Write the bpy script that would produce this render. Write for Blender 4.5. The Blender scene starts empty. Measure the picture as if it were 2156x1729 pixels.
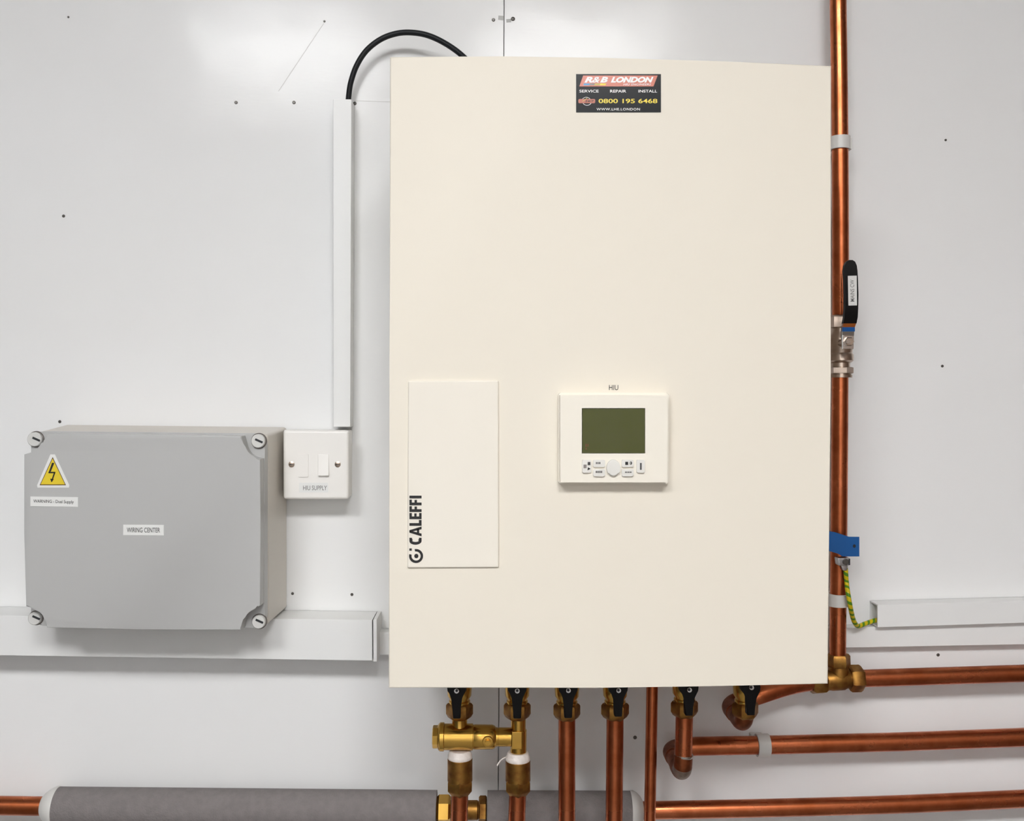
import bpy, bmesh, math, random
from mathutils import Vector, Matrix, Euler

random.seed(7)
SC = bpy.context.scene
COL = SC.collection

# ------------------------------------------------------------------ camera
W_PX, H_PX = 2156.0, 1729.0
F_PX = 2066.0
CAM_D, CAM_Z = 1.25, 1.45
YAW, PITCH = math.radians(1.4), math.radians(0.6)
cd = bpy.data.cameras.new('camera')
cam = bpy.data.objects.new('camera', cd)
COL.objects.link(cam)
cd.sensor_fit = 'HORIZONTAL'
cd.sensor_width = 36.0
cd.lens = 36.0 * F_PX / W_PX
cd.clip_start = 0.02
cam.location = (0, -CAM_D, CAM_Z)
cam.rotation_euler = Euler((math.pi / 2 - PITCH, 0, -YAW))
SC.camera = cam
CAM_R = cam.rotation_euler.to_matrix()
CAM_L = Vector(cam.location)

# ------------------------------------------------------------------ light, world, exposure
LIGHT_STRENGTH = 50.0
w = bpy.data.worlds.new('world')
SC.world = w
w.use_nodes = True
w.node_tree.nodes['Background'].inputs[0].default_value = (0.9, 0.95, 1.0, 1)
w.node_tree.nodes['Background'].inputs[1].default_value = 0.05
SC.view_settings.view_transform = 'Standard'
SC.view_settings.look = 'None'
SC.view_settings.gamma = 1.0
SC.view_settings.use_curve_mapping = False
SC.view_settings.exposure = -0.10
SC.cycles.max_bounces = 10
SC.cycles.diffuse_bounces = 6


def P(px, py, d):
    """The point at distance d in front of the wall (plane y = 0) that stands at this place of the photograph."""
    r = CAM_R @ Vector(((px - W_PX / 2) / F_PX, -(py - H_PX / 2) / F_PX, -1.0))
    t = (-d - CAM_L.y) / r.y
    return CAM_L + r * t


def U(d):
    return (CAM_D - d) / F_PX          # metres per pixel at that depth


# ------------------------------------------------------------------ materials
def lin(c):
    out = []
    for v in c[:3]:
        v = v / 255.0
        out.append(v / 12.92 if v <= 0.04045 else ((v + 0.055) / 1.055) ** 2.4)
    return tuple(out) + (1.0,)


def mat(name, col, rough=0.5, metal=0.0, var=0.0, var_scale=20.0, col2=None, bump=0.0, bump_scale=300.0,
        rough_var=0.0, coat=0.0, wave=0.0, wave_scale=11.0, stretch=(1, 1, 1), spec=0.5, trans=0.0):
    m = bpy.data.materials.new(name)
    m.use_nodes = True
    nt = m.node_tree
    b = nt.nodes['Principled BSDF']
    b.inputs['Base Color'].default_value = col
    b.inputs['Roughness'].default_value = rough
    b.inputs['Metallic'].default_value = metal
    b.inputs['Coat Weight'].default_value = coat
    b.inputs['Specular IOR Level'].default_value = spec
    b.inputs['Transmission Weight'].default_value = trans
    tc = nt.nodes.new('ShaderNodeTexCoord')
    mp = nt.nodes.new('ShaderNodeMapping')
    mp.inputs['Scale'].default_value = stretch
    nt.links.new(tc.outputs['Object'], mp.inputs[0])
    if var > 0:
        n = nt.nodes.new('ShaderNodeTexNoise')
        n.inputs['Scale'].default_value = var_scale
        n.inputs['Detail'].default_value = 4
        nt.links.new(mp.outputs[0], n.inputs['Vector'])
        cr = nt.nodes.new('ShaderNodeMapRange')
        cr.inputs[1].default_value = 0.35
        cr.inputs[2].default_value = 0.68
        cr.inputs[3].default_value = 0.0
        cr.inputs[4].default_value = var
        nt.links.new(n.outputs[0], cr.inputs[0])
        mx = nt.nodes.new('ShaderNodeMix')
        mx.data_type = 'RGBA'
        mx.inputs[6].default_value = col
        mx.inputs[7].default_value = col2 if col2 else tuple(c * 0.6 for c in col[:3]) + (1,)
        nt.links.new(cr.outputs[0], mx.inputs[0])
        nt.links.new(mx.outputs[2], b.inputs['Base Color'])
        if rough_var > 0:
            rr = nt.nodes.new('ShaderNodeMapRange')
            rr.inputs[1].default_value = 0.3
            rr.inputs[2].default_value = 0.7
            rr.inputs[3].default_value = rough
            rr.inputs[4].default_value = rough + rough_var
            nt.links.new(n.outputs[0], rr.inputs[0])
            nt.links.new(rr.outputs[0], b.inputs['Roughness'])
    if bump > 0:
        n2 = nt.nodes.new('ShaderNodeTexNoise')
        n2.inputs['Scale'].default_value = bump_scale
        n2.inputs['Detail'].default_value = 5
        nt.links.new(mp.outputs[0], n2.inputs['Vector'])
        bp = nt.nodes.new('ShaderNodeBump')
        bp.inputs['Strength'].default_value = bump
        bp.inputs['Distance'].default_value = 0.002
        nt.links.new(n2.outputs[0], bp.inputs['Height'])
        nt.links.new(bp.outputs[0], b.inputs['Normal'])
        if wave > 0:
            n3 = nt.nodes.new('ShaderNodeTexNoise')
            n3.inputs['Scale'].default_value = wave_scale
            n3.inputs['Detail'].default_value = 1
            nt.links.new(tc.outputs['Object'], n3.inputs['Vector'])
            b3 = nt.nodes.new('ShaderNodeBump')
            b3.inputs['Strength'].default_value = wave
            b3.inputs['Distance'].default_value = 0.01
            nt.links.new(n3.outputs[0], b3.inputs['Height'])
            nt.links.new(b3.outputs[0], bp.inputs['Normal'])
    return m


def stripe_mat(name, c1, c2):
    """Green and yellow earth sleeving: a helix along the wire, from the tube's own UV."""
    m = bpy.data.materials.new(name)
    m.use_nodes = True
    nt = m.node_tree
    b = nt.nodes['Principled BSDF']
    b.inputs['Roughness'].default_value = 0.4
    uv = nt.nodes.new('ShaderNodeUVMap')
    sp = nt.nodes.new('ShaderNodeSeparateXYZ')
    nt.links.new(uv.outputs[0], sp.inputs[0])
    mu = nt.nodes.new('ShaderNodeMath'); mu.operation = 'MULTIPLY'; mu.inputs[1].default_value = 105.0
    nt.links.new(sp.outputs[1], mu.inputs[0])
    ad = nt.nodes.new('ShaderNodeMath'); ad.operation = 'ADD'
    nt.links.new(mu.outputs[0], ad.inputs[0]); nt.links.new(sp.outputs[0], ad.inputs[1])
    fr = nt.nodes.new('ShaderNodeMath'); fr.operation = 'FRACT'
    nt.links.new(ad.outputs[0], fr.inputs[0])
    gt = nt.nodes.new('ShaderNodeMath'); gt.operation = 'GREATER_THAN'; gt.inputs[1].default_value = 0.58
    nt.links.new(fr.outputs[0], gt.inputs[0])
    mx = nt.nodes.new('ShaderNodeMix'); mx.data_type = 'RGBA'
    mx.inputs[6].default_value = c1; mx.inputs[7].default_value = c2
    nt.links.new(gt.outputs[0], mx.inputs[0])
    nt.links.new(mx.outputs[2], b.inputs['Base Color'])
    return m


def emit_mat(name, col, strength):
    m = bpy.data.materials.new(name)
    m.use_nodes = True
    nt = m.node_tree
    b = nt.nodes['Principled BSDF']
    b.inputs['Base Color'].default_value = (0.9, 0.9, 0.9, 1)
    b.inputs['Emission Color'].default_value = col
    b.inputs['Emission Strength'].default_value = strength
    return m


M = {
    'wall': mat('white_wall_panel', lin((230, 230, 230)), 0.17, spec=0.17, wave=0.13, bump=0.03, bump_scale=190, stretch=(0.4, 1, 1.6),
                var=0.25, var_scale=3.0, col2=lin((224, 223, 220))),
    'seam': mat('joint_grey', lin((214, 214, 214)), 0.7),
    'paint': mat('room_paint', lin((238, 239, 240)), 0.7),
    'bounce_warm': mat('room_warm_bounce', lin((112, 92, 78)), 0.7),  # unseen right wall, tinted to bounce less and warmer light
    'falloff_dark': mat('room_grey_falloff', lin((88, 89, 90)), 0.7),  # unseen left wall, darkened so light falls off towards the edge
    'floor': mat('grey_floor', lin((134, 132, 130)), 0.6, var=0.5, var_scale=4),
    'ceiling': mat('ceiling_white', lin((236, 237, 238)), 0.8),
    'screw': mat('wall_screw_steel', lin((95, 92, 88)), 0.4, 0.7),
    'pencil': mat('pencil_grey', lin((218, 217, 215)), 0.5),
    'scuff': mat('scuff_grey', lin((178, 178, 176)), 0.6),
    'cream': mat('cream_enamel', lin((230, 223, 209)), 0.5, spec=0.3, var=0.15, var_scale=2, col2=lin((228, 220, 206))),
    'casing': mat('cream_sheet_steel', lin((232, 225, 211)), 0.4),
    'flap': mat('cream_plastic', lin((233, 227, 215)), 0.45, spec=0.3),
    'ctrl': mat('ivory_plastic', lin((235, 229, 216)), 0.4),
    'button': mat('white_button', lin((222, 220, 214)), 0.35),
    'screen': mat('olive_lcd', lin((74, 76, 36)), 0.15, spec=0.35, var=0.6, var_scale=22, col2=lin((70, 74, 18))),
    'icon_red': mat('lcd_mark', lin((110, 50, 18)), 0.4),
    'print': mat('black_print', lin((20, 18, 18)), 0.5),
    'print_grey': mat('grey_print', lin((122, 120, 118)), 0.6),
    'print_dark': mat('dark_grey_print', lin((64, 62, 62)), 0.6),
    'sticker': mat('black_gloss_sticker', lin((19, 22, 25)), 0.25, spec=0.16),
    'orange': mat('orange_print', lin((196, 96, 68)), 0.25),
    'orange2': mat('brown_orange_print', lin((184, 92, 58)), 0.3),
    'white_p': mat('white_print', lin((236, 234, 232)), 0.35),
    'yellow_p': mat('yellow_print', lin((235, 208, 40)), 0.35),
    'blue_p': mat('blue_print', lin((74, 150, 200)), 0.35),
    'grey_p': mat('mid_grey_print', lin((130, 124, 120)), 0.35),
    'khaki_p': mat('khaki_print', lin((190, 168, 72)), 0.35),
    'abs': mat('grey_enclosure_plastic', lin((178, 178, 177)), 0.36, var=0.2, var_scale=3, col2=lin((175, 173, 171)), bump=0.02, bump_scale=600),
    'abs2': mat('grey_enclosure_body', lin((206, 200, 191)), 0.4),
    'abs_screw': mat('grey_plastic_screw', lin((205, 204, 201)), 0.4),
    'slot': mat('dark_slot', lin((32, 34, 38)), 0.6),
    'groove': mat('screw_gap', lin((96, 88, 84)), 0.7),
    'label': mat('white_tape_label', lin((226, 226, 224)), 0.35),
    'warn': mat('warning_yellow', lin((224, 198, 48)), 0.35),
    'warn_edge': mat('warning_edge', lin((96, 70, 50)), 0.4),
    'pvc': mat('white_pvc', lin((227, 227, 226)), 0.36),
    'accessory': mat('white_accessory_plastic', lin((233, 230, 226)), 0.3),
    'chrome': mat('chrome', lin((205, 203, 200)), 0.2, 1.0),
    'nickel': mat('nickel_plate', lin((196, 180, 166)), 0.3, 1.0, var=0.5, var_scale=60, col2=lin((150, 128, 112))),
    'rubber': mat('black_cable', lin((22, 25, 28)), 0.45, spec=0.3),
    'black': mat('black_plastic', lin((14, 12, 13)), 0.5, spec=0.2),
    'copper': mat('copper', lin((202, 117, 78)), 0.23, 1.0, var=0.75, var_scale=30, col2=lin((146, 72, 34)), rough_var=0.15,
                  bump=0.005, bump_scale=120),
    'copper_old_shaded': mat('tarnished_shaded_copper', lin((150, 84, 52)), 0.36, 1.0, var=0.8, var_scale=55, col2=lin((92, 54, 34)), rough_var=0.2),  # tarnish plus the shade under the cabinet, both put into the colour
    'brass': mat('brass', lin((214, 170, 84)), 0.22, 1.0, var=0.3, var_scale=14, col2=lin((184, 134, 52)), rough_var=0.06),
    'brass_old': mat('dull_brass', lin((168, 124, 62)), 0.36, 1.0, var=0.85, var_scale=70, col2=lin((112, 70, 36)), rough_var=0.2,
                     bump=0.05, bump_scale=250),
    'solder_dull': mat('solder_smear', lin((150, 132, 120)), 0.45, 0.8, var=0.6, var_scale=90, col2=lin((96, 76, 60))),
    'solder': mat('solder', lin((205, 200, 195)), 0.25, 1.0),
    'ptfe': mat('white_thread_tape', lin((226, 218, 212)), 0.55, var=0.5, var_scale=150, col2=lin((186, 174, 168)), bump=0.3, bump_scale=300),
    'clip': mat('translucent_white_plastic', lin((208, 206, 202)), 0.4),
    'tag': mat('blue_tag', lin((12, 84, 150)), 0.35),
    'zinc': mat('zinc_terminal', lin((180, 180, 182)), 0.3, 1.0),
    'blue_band': mat('blue_sleeve', lin((22, 88, 160)), 0.4),
    'band': mat('copper_reflection', lin((150, 78, 20)), 0.4),  # coppery reflection on the lever, painted as a solid colour
    'earth': stripe_mat('earth_sleeve', lin((206, 184, 14)), lin((76, 132, 22))),
    'foam': mat('grey_foam', lin((128, 122, 121)), 0.9, var=0.5, var_scale=120, col2=lin((112, 107, 106)), bump=0.5, bump_scale=500),
    'foam_end': mat('white_tape_end', lin((206, 204, 200)), 0.5, bump=0.1, bump_scale=100),
    'lamp': emit_mat('lamp_diffuser', (0.985, 0.99, 0.99, 1), LIGHT_STRENGTH),
    'lamp_frame': mat('lamp_frame', lin((225, 225, 225)), 0.4),
}


# ------------------------------------------------------------------ mesh builder
class G:
    def __init__(self):
        self.v, self.f, self.uv, self.wn = [], [], {}, False

    def add(self, verts, faces):
        o = len(self.v)
        self.v += [Vector(p) for p in verts]
        self.f += [tuple(i + o for i in f) for f in faces]
        return o

    def prism(self, front, back, bevel=0.0, seg=2, all_edges=False):
        n = len(front)
        self.wn = self.wn or bevel > 0
        bm = bmesh.new()
        a = [bm.verts.new(p) for p in front]
        b = [bm.verts.new(p) for p in back]
        ff = bm.faces.new(a)
        bm.faces.new(list(reversed(b)))
        for i in range(n):
            j = (i + 1) % n
            bm.faces.new((a[i], b[i], b[j], a[j]))
        if bevel > 0:
            es = list(bm.edges) if all_edges else list(ff.edges)
            if not all_edges and n == 4:
                es += [e for e in bm.edges if (e.verts[0] in a) != (e.verts[1] in a)]
            bmesh.ops.bevel(bm, geom=es, offset=bevel, segments=seg, affect='EDGES', profile=0.5, clamp_overlap=True)
        bm.verts.index_update()
        vs = [v.co.copy() for v in bm.verts]
        fs = [tuple(v.index for v in f.verts) for f in bm.faces]
        bm.free()
        self.add(vs, fs)
        return self

    def px(self, poly, d1, d0, bevel=0.0, seg=2, all_edges=False):
        """A plate: outline in the photograph's pixels at depth d1, going straight back to depth d0."""
        fr = [P(x, y, d1) for x, y in poly]
        bk = [Vector((p.x, -d0, p.z)) for p in fr]
        return self.prism(fr, bk, bevel, seg, all_edges)

    def lathe(self, p0, p1, prof, n=24, phase=0.0):
        """Revolved profile [(t, r)], t from p0 towards p1 in metres."""
        p0, p1 = Vector(p0), Vector(p1)
        ax = (p1 - p0).normalized()
        ref = Vector((0, -1, 0)) if abs(ax.y) < 0.9 else Vector((1, 0, 0))
        a = (ref - ax * ref.dot(ax)).normalized()
        b = ax.cross(a)
        vs, fs = [], []
        for t, r in prof:
            for k in range(n):
                q = 2 * math.pi * k / n + phase
                vs.append(p0 + ax * t + (a * math.cos(q) + b * math.sin(q)) * r)
        m = len(prof)
        for i in range(m - 1):
            for k in range(n):
                k2 = (k + 1) % n
                fs.append((i * n + k, i * n + k2, (i + 1) * n + k2, (i + 1) * n + k))
        fs.append(tuple(range(n - 1, -1, -1)))
        fs.append(tuple((m - 1) * n + k for k in range(n)))
        self.add(vs, fs)
        return self

    def tube(self, pts, r, n=20, caps=True):
        pts = [Vector(p) for p in pts]
        m = len(pts)
        rs = r if isinstance(r, (list, tuple)) else [r] * m
        tan = []
        for i in range(m):
            t = (pts[min(i + 1, m - 1)] - pts[max(i - 1, 0)])
            tan.append(t.normalized())
        ref = Vector((0, -1, 0)) if abs(tan[0].y) < 0.9 else Vector((1, 0, 0))
        a = (ref - tan[0] * ref.dot(tan[0])).normalized()
        vs, fs, L = [], [], [0.0]
        for i in range(m):
            a = (a - tan[i] * a.dot(tan[i])).normalized()
            b = tan[i].cross(a)
            for k in range(n):
                q = 2 * math.pi * k / n
                vs.append(pts[i] + (a * math.cos(q) + b * math.sin(q)) * rs[i])
            if i:
                L.append(L[-1] + (pts[i] - pts[i - 1]).length)
        base = len(self.f)
        for i in range(m - 1):
            for k in range(n):
                k2 = (k + 1) % n
                self.uv[base + len(fs)] = [(k / n, L[i]), ((k + 1) / n, L[i]), ((k + 1) / n, L[i + 1]), (k / n, L[i + 1])]
                fs.append((i * n + k, i * n + k2, (i + 1) * n + k2, (i + 1) * n + k))
        if caps:
            fs.append(tuple(range(n - 1, -1, -1)))
            fs.append(tuple((m - 1) * n + k for k in range(n)))
        self.add(vs, fs)
        return self

    def box(self, lo, hi, bevel=0.0):
        x0, y0, z0 = lo
        x1, y1, z1 = hi
        fr = [(x0, y0, z1), (x1, y0, z1), (x1, y0, z0), (x0, y0, z0)]
        bk = [(x0, y1, z1), (x1, y1, z1), (x1, y1, z0), (x0, y1, z0)]
        return self.prism(fr, bk, bevel, 2, True)


def catmull(pts, k=8):
    p = [Vector(q) for q in pts]
    p = [p[0] * 2 - p[1]] + p + [p[-1] * 2 - p[-2]]
    out = []
    for i in range(1, len(p) - 2):
        for s in range(k):
            t = s / k
            a, b, c, d = p[i - 1], p[i], p[i + 1], p[i + 2]
            out.append(0.5 * ((2 * b) + (c - a) * t + (2 * a - 5 * b + 4 * c - d) * t * t + (3 * b - a - 3 * c + d) * t ** 3))
    out.append(p[-2])
    return out


def fillet(pts, rad, k=8):
    p = [Vector(q) for q in pts]
    out = [p[0]]
    for i in range(1, len(p) - 1):
        a, b, c = p[i - 1], p[i], p[i + 1]
        u, v = (a - b).normalized(), (c - b).normalized()
        s, e = b + u * rad, b + v * rad
        for j in range(k + 1):
            t = j / k
            out.append(s * (1 - t) ** 2 + b * 2 * t * (1 - t) + e * t * t)
    out.append(p[-1])
    return out


# ------------------------------------------------------------------ things, parts
def root_of(o):
    while o.parent:
        o = o.parent
    return o


def thing(name, label, cat, at, group=None):
    o = bpy.data.objects.new(name, None)
    COL.objects.link(o)
    o.location = at
    o.empty_display_size = 0.02
    o['label'] = label
    o['category'] = cat
    if group:
        o['group'] = group
    return o


def obj(name, g, m, parent=None, angle=38.0, label=None):
    off = Vector(root_of(parent).location) if parent else Vector((0, 0, 0))
    if parent is None and g.v:
        lo = Vector((min(v[i] for v in g.v) for i in range(3)))
        hi = Vector((max(v[i] for v in g.v) for i in range(3)))
        off = Vector(((lo.x + hi.x) / 2, (lo.y + hi.y) / 2, lo.z))
    me = bpy.data.meshes.new(name)
    me.from_pydata([v - off for v in g.v], [], g.f)
    if g.uv:
        ul = me.uv_layers.new(name='UVMap')
        for p in me.polygons:
            q = g.uv.get(p.index)
            if q:
                for li, c in zip(p.loop_indices, q):
                    ul.data[li].uv = c
    bm = bmesh.new()
    bm.from_mesh(me)
    bmesh.ops.recalc_face_normals(bm, faces=bm.faces)
    bm.to_mesh(me)
    bm.free()
    for p in me.polygons:
        p.use_smooth = True
    me.set_sharp_from_angle(angle=math.radians(angle))
    me.materials.append(m)
    o = bpy.data.objects.new(name, me)
    COL.objects.link(o)
    if g.wn:
        md = o.modifiers.new('face_normals', 'WEIGHTED_NORMAL')
        md.keep_sharp = True
        md.weight = 100
    if parent:
        o.parent = parent
    else:
        o.location = off
    if label:
        o['label'] = label
    return o


def tag(o, label, cat, group=None):
    o['label'] = label
    o['category'] = cat
    if group:
        o['group'] = group
    return o


def text(name, s, quad, d, m, parent, bold=0.0, shear=0.0, depth=0.0002, space=1.0):
    """Flat print: the words fill the pixel quad (TL, TR, BR, BL) at depth d."""
    cu = bpy.data.curves.new('words', 'FONT')
    cu.body = s
    cu.offset = bold
    cu.shear = shear
    cu.space_character = space
    cu.resolution_u = 4
    o = bpy.data.objects.new('words', cu)
    COL.objects.link(o)
    bpy.context.view_layer.update()
    dg = bpy.context.evaluated_depsgraph_get()
    me = bpy.data.meshes.new_from_object(o.evaluated_get(dg))
    vs = [v.co.copy() for v in me.vertices]
    fs = [tuple(p.vertices) for p in me.polygons]
    bpy.data.objects.remove(o)
    bpy.data.curves.remove(cu)
    bpy.data.meshes.remove(me)
    x0, x1 = min(v.x for v in vs), max(v.x for v in vs)
    y0, y1 = min(v.y for v in vs), max(v.y for v in vs)
    tl, tr, br, bl = [P(q[0], q[1], d + depth) for q in quad]
    out = []
    for v in vs:
        u, t = (v.x - x0) / (x1 - x0), (v.y - y0) / (y1 - y0)
        out.append((bl * (1 - u) + br * u) * (1 - t) + (tl * (1 - u) + tr * u) * t)
    g = G()
    g.add(out, fs)
    return obj(name, g, m, parent)


def rect(x0, y0, x1, y1):
    return [(x0, y0), (x1, y0), (x1, y1), (x0, y1)]


def rrect(x0, y0, x1, y1, r, k=5):
    pts = []
    for cx, cy, a0 in ((x1 - r, y0 + r, -90), (x1 - r, y1 - r, 0), (x0 + r, y1 - r, 90), (x0 + r, y0 + r, 180)):
        for i in range(k + 1):
            a = math.radians(a0 + 90 * i / k)
            pts.append((cx + r * math.cos(a), cy + r * math.sin(a)))
    return pts


def ellipse(cx, cy, rx, ry, n=24, a0=0, a1=360):
    full = abs(a1 - a0) >= 360
    return [(cx + rx * math.cos(math.radians(a0 + (a1 - a0) * i / (n if full else n - 1))),
             cy + ry * math.sin(math.radians(a0 + (a1 - a0) * i / (n if full else n - 1)))) for i in range(n)]


def ring_px(g, cx, cy, r0, r1, d1, d0, a0=0, a1=360, n=28, ry=None):
    """Flat arc band in pixels."""
    k = (ry / r1) if ry else 1.0
    o = ellipse(cx, cy, r1, r1 * k, n, a0, a1)
    i = ellipse(cx, cy, r0, r0 * k, n, a0, a1)
    m = n if abs(a1 - a0) >= 360 else n - 1
    fo, fi = [P(x, y, d1) for x, y in o], [P(x, y, d1) for x, y in i]
    bo, bi = [Vector((p.x, -d0, p.z)) for p in fo], [Vector((p.x, -d0, p.z)) for p in fi]
    vs = fo + fi + bo + bi
    fs = []
    for k_ in range(m):
        j = (k_ + 1) % n
        fs += [(k_, j, n + j, n + k_), (2 * n + k_, 3 * n + k_, 3 * n + j, 2 * n + j),
               (k_, 2 * n + k_, 2 * n + j, j), (n + k_, n + j, 3 * n + j, 3 * n + k_)]
    if m < n:
        fs += [(0, n, 3 * n, 2 * n), (n - 1, 3 * n - 1, 4 * n - 1, 2 * n - 1)]
    g.add(vs, fs)
    return g


def frame_px(g, outer, inner, d1, d0):
    fo, fi = [P(x, y, d1) for x, y in outer], [P(x, y, d1) for x, y in inner]
    bo, bi = [Vector((p.x, -d0, p.z)) for p in fo], [Vector((p.x, -d0, p.z)) for p in fi]
    fs = []
    for k in range(4):
        j = (k + 1) % 4
        fs += [(k, j, 4 + j, 4 + k), (8 + k, 12 + k, 12 + j, 8 + j), (k, 8 + k, 8 + j, j), (4 + k, 4 + j, 12 + j, 12 + k)]
    g.add(fo + fi + bo + bi, fs)
    return g


def struct(name, g, m, parent=None):
    o = obj(name, g, m, parent)
    if parent is None:
        o['kind'] = 'structure'
    return o


# ------------------------------------------------------------------ the room
RX0, RX1, RY0, RZ1 = -1.3, 1.25, -3.3, CAM_Z + 1.25  # unseen walls set close to shape the fill and edge falloff
T = 0.1
wall_back = struct('wall_back', G().box((RX0 - T, 0.014, 0), (RX1 + T, 0.014 + T, RZ1)), M['seam'])
struct('wall_left', G().box((RX0 - T, RY0, 0), (RX0, 0.014, RZ1)), M['falloff_dark'])
struct('wall_right', G().box((RX1, RY0, 0), (RX1 + T, 0.014, RZ1)), M['bounce_warm'])
struct('wall_front', G().box((RX0 - T, RY0 - T, 0), (RX1 + T, RY0, RZ1)), M['paint'])
struct('floor', G().box((RX0 - T, RY0 - T, -T), (RX1 + T, T, 0)), M['floor'])
struct('ceiling', G().box((RX0 - T, RY0 - T, RZ1), (RX1 + T, T, RZ1 + T)), M['ceiling'])

# the two white boards that line the wall meet in a joint that runs slightly out of plumb
ja, jb = P(1061.5, 0, 0), P(1049.0, 1660, 0)
slope = (jb.x - ja.x) / (jb.z - ja.z)


def jx(z):
    return ja.x + slope * (z - ja.z)


GAP = 0.0006
for sgn, xe in ((-1, RX0), (1, RX1)):
    f = [Vector((xe, 0, RZ1)), Vector((jx(RZ1) + sgn * GAP, 0, RZ1)), Vector((jx(0) + sgn * GAP, 0, 0)), Vector((xe, 0, 0))]
    b = [Vector((p.x, 0.014, p.z)) for p in f]
    struct('wall_panel', G().prism(f, b), M['wall'], wall_back)

for x, y, r in ((134, 455, 3.2), (126, 888, 3.2), (497, 216, 3.6), (619, 216, 3.6), (747, 218, 3.8), (144, 36, 2.2), (1080, 40, 4.4),
                (1039, 42, 3.6), (683, 45, 2.4), (616, 1250, 3.0), (741, 1252, 3.2), (1984, 771, 3.0), (1991, 295, 2.6),
                (1975, 1379, 3.6), (1337, 1553, 4.0)):
    u = U(0)
    p = P(x, y, 0)
    struct('screw', G().lathe(p, p + Vector((0, -1, 0)), [(-0.0005, r * u), (0.0004, r * u), (0.0009, r * u * 0.7)], 12), M['screw'], wall_back)


def strip(name, x0, y0, x1, y1, wpx, m):
    a, b = Vector((x0, y0)), Vector((x1, y1))
    n = Vector((-(b - a).y, (b - a).x)).normalized() * wpx / 2
    q = [tuple(a + n), tuple(b + n), tuple(b - n), tuple(a - n)]
    struct(name, G().px(q, 0.0003, -0.0002), m, wall_back)


strip('pencil_mark', 682, 48, 586, 192, 1.3, M['pencil'])
strip('pencil_mark', 745, 212, 822, 214, 1.3, M['pencil'])
strip('scuff_mark', 1049, 37, 1060, 38, 9, M['scuff'])
strip('scuff_mark', 1066, 44, 1076, 43, 7, M['scuff'])

# ------------------------------------------------------------------ ceiling lights behind the camera
LY = -2.3
for lx, lab in ((-0.70, 'white ceiling light panel on the left, behind the camera'),
                (0.27, 'white ceiling light panel on the right, behind the camera')):
    t = thing('ceiling_light', lab, 'light', (lx, LY, RZ1), 'ceiling light panels')
    g = G()
    h, hy, fr = 0.30, 0.26, 0.02
    for a, b in (((-h - fr, -hy - fr), (h + fr, -hy)), ((-h - fr, hy), (h + fr, hy + fr)), ((-h - fr, -hy), (-h, hy)), ((h, -hy), (h + fr, hy))):
        g.box((lx + a[0], LY + a[1], RZ1 - 0.016), (lx + b[0], LY + b[1], RZ1 - 0.0005))
    obj('frame', g, M['lamp_frame'], t)
    obj('diffuser', G().box((lx - h, LY - hy, RZ1 - 0.010), (lx + h, LY + hy, RZ1 - 0.0006)), M['lamp'], t)

# ------------------------------------------------------------------ the cream heat interface cabinet
DF = 0.27
FC = [(821, 119), (1050, 118.5), (1280, 122), (1520, 129), (1751, 138), (1749, 800), (1744, 1441), (1500, 1445), (1250, 1448.5), (818, 1449.5), (820, 780)]
p0 = P(1284, 1449, DF)
hiu = thing('heating_unit', 'large cream wall cabinet with olive display, access flap and company sticker', 'heating unit',
            (p0.x, -0.002, p0.z))
fr = [P(x, y, DF) for x, y in ((826, 126), (1744, 143), (1738, 1436), (824, 1443))]
obj('casing', G().prism([Vector((p.x, -0.232, p.z)) for p in fr], [Vector((p.x, -0.002, p.z)) for p in fr]), M['casing'], hiu)
obj('front_cover', G().px(FC, DF, 0.232, 0.0022, 3), M['cream'], hiu)

flap = obj('access_flap', G().px([(859, 802), (1050, 801), (1050.5, 1195.5), (857.5, 1196.5)], DF + 0.0028, DF - 0.001, 0.0016, 3), M['flap'], hiu)
DL = DF + 0.0028
# lettering that reads upwards
g = G()


def up_px(poly):
    # (u, v): u along the upward reading direction in pixels, v = height of the letter from 0 to 1
    g.px([(887.6 - v * 25.6, 1147.2 - u_) for u_, v in poly], DL + 0.0003, DL - 0.0002)


def bars(*rs):
    for u0, v0, u1, v1 in rs:
        up_px([(u0, v0), (u1, v0), (u1, v1), (u0, v1)])


# C, A, L, E, F, F, I as heavy condensed capitals
cs = [(7.7 + 7.7 * math.cos(math.radians(a)), 0.5 + 0.5 * math.sin(math.radians(a))) for a in range(48, 313, 12)]
ci = [(8.4 + 2.5 * math.cos(math.radians(a)), 0.5 + 0.27 * math.sin(math.radians(a))) for a in range(48, 313, 12)]
for i in range(len(cs) - 1):
    up_px([cs[i], cs[i + 1], ci[i + 1], ci[i]])
bars((8, 0.78, 14.6, 1.0), (8, 0, 14.6, 0.22))
up_px([(17.6, 0), (23.4, 0), (30.2, 1), (25.4, 1)])
up_px([(38.4, 0), (32.6, 0), (26.4, 1), (30.6, 1)])
bars((22.5, 0.2, 33.5, 0.38))
bars((39.8, 0, 45.6, 1), (45.6, 0, 52, 0.22))
bars((53.8, 0, 59.6, 1), (59.6, 0, 66.8, 0.2), (59.6, 0.41, 66.0, 0.6), (59.6, 0.8, 66.8, 1))
bars((69, 0, 74.8, 1), (74.8, 0.38, 80.4, 0.58), (74.8, 0.8, 81, 1))
bars((83, 0, 88.8, 1), (88.8, 0.38, 94.4, 0.58), (88.8, 0.8, 95, 1))
bars((97.6, 0, 103.4, 1))
obj('lettering', g, M['print'], flap)
g = G()
ring_px(g, 876, 1171.0, 9.6, 14.8, DL + 0.0003, DL - 0.0002, -102, 196, 30)
obj('emblem', g, M['print'], flap)
obj('emblem', G().px(ellipse(876.5, 1171, 4.4, 4.6, 16), DL + 0.0003, DL - 0.0002), M['print'], flap)
obj('emblem', G().px(rect(861.8, 1155, 867, 1159.8), DL + 0.0003, DL - 0.0002), M['print'], flap)

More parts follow.
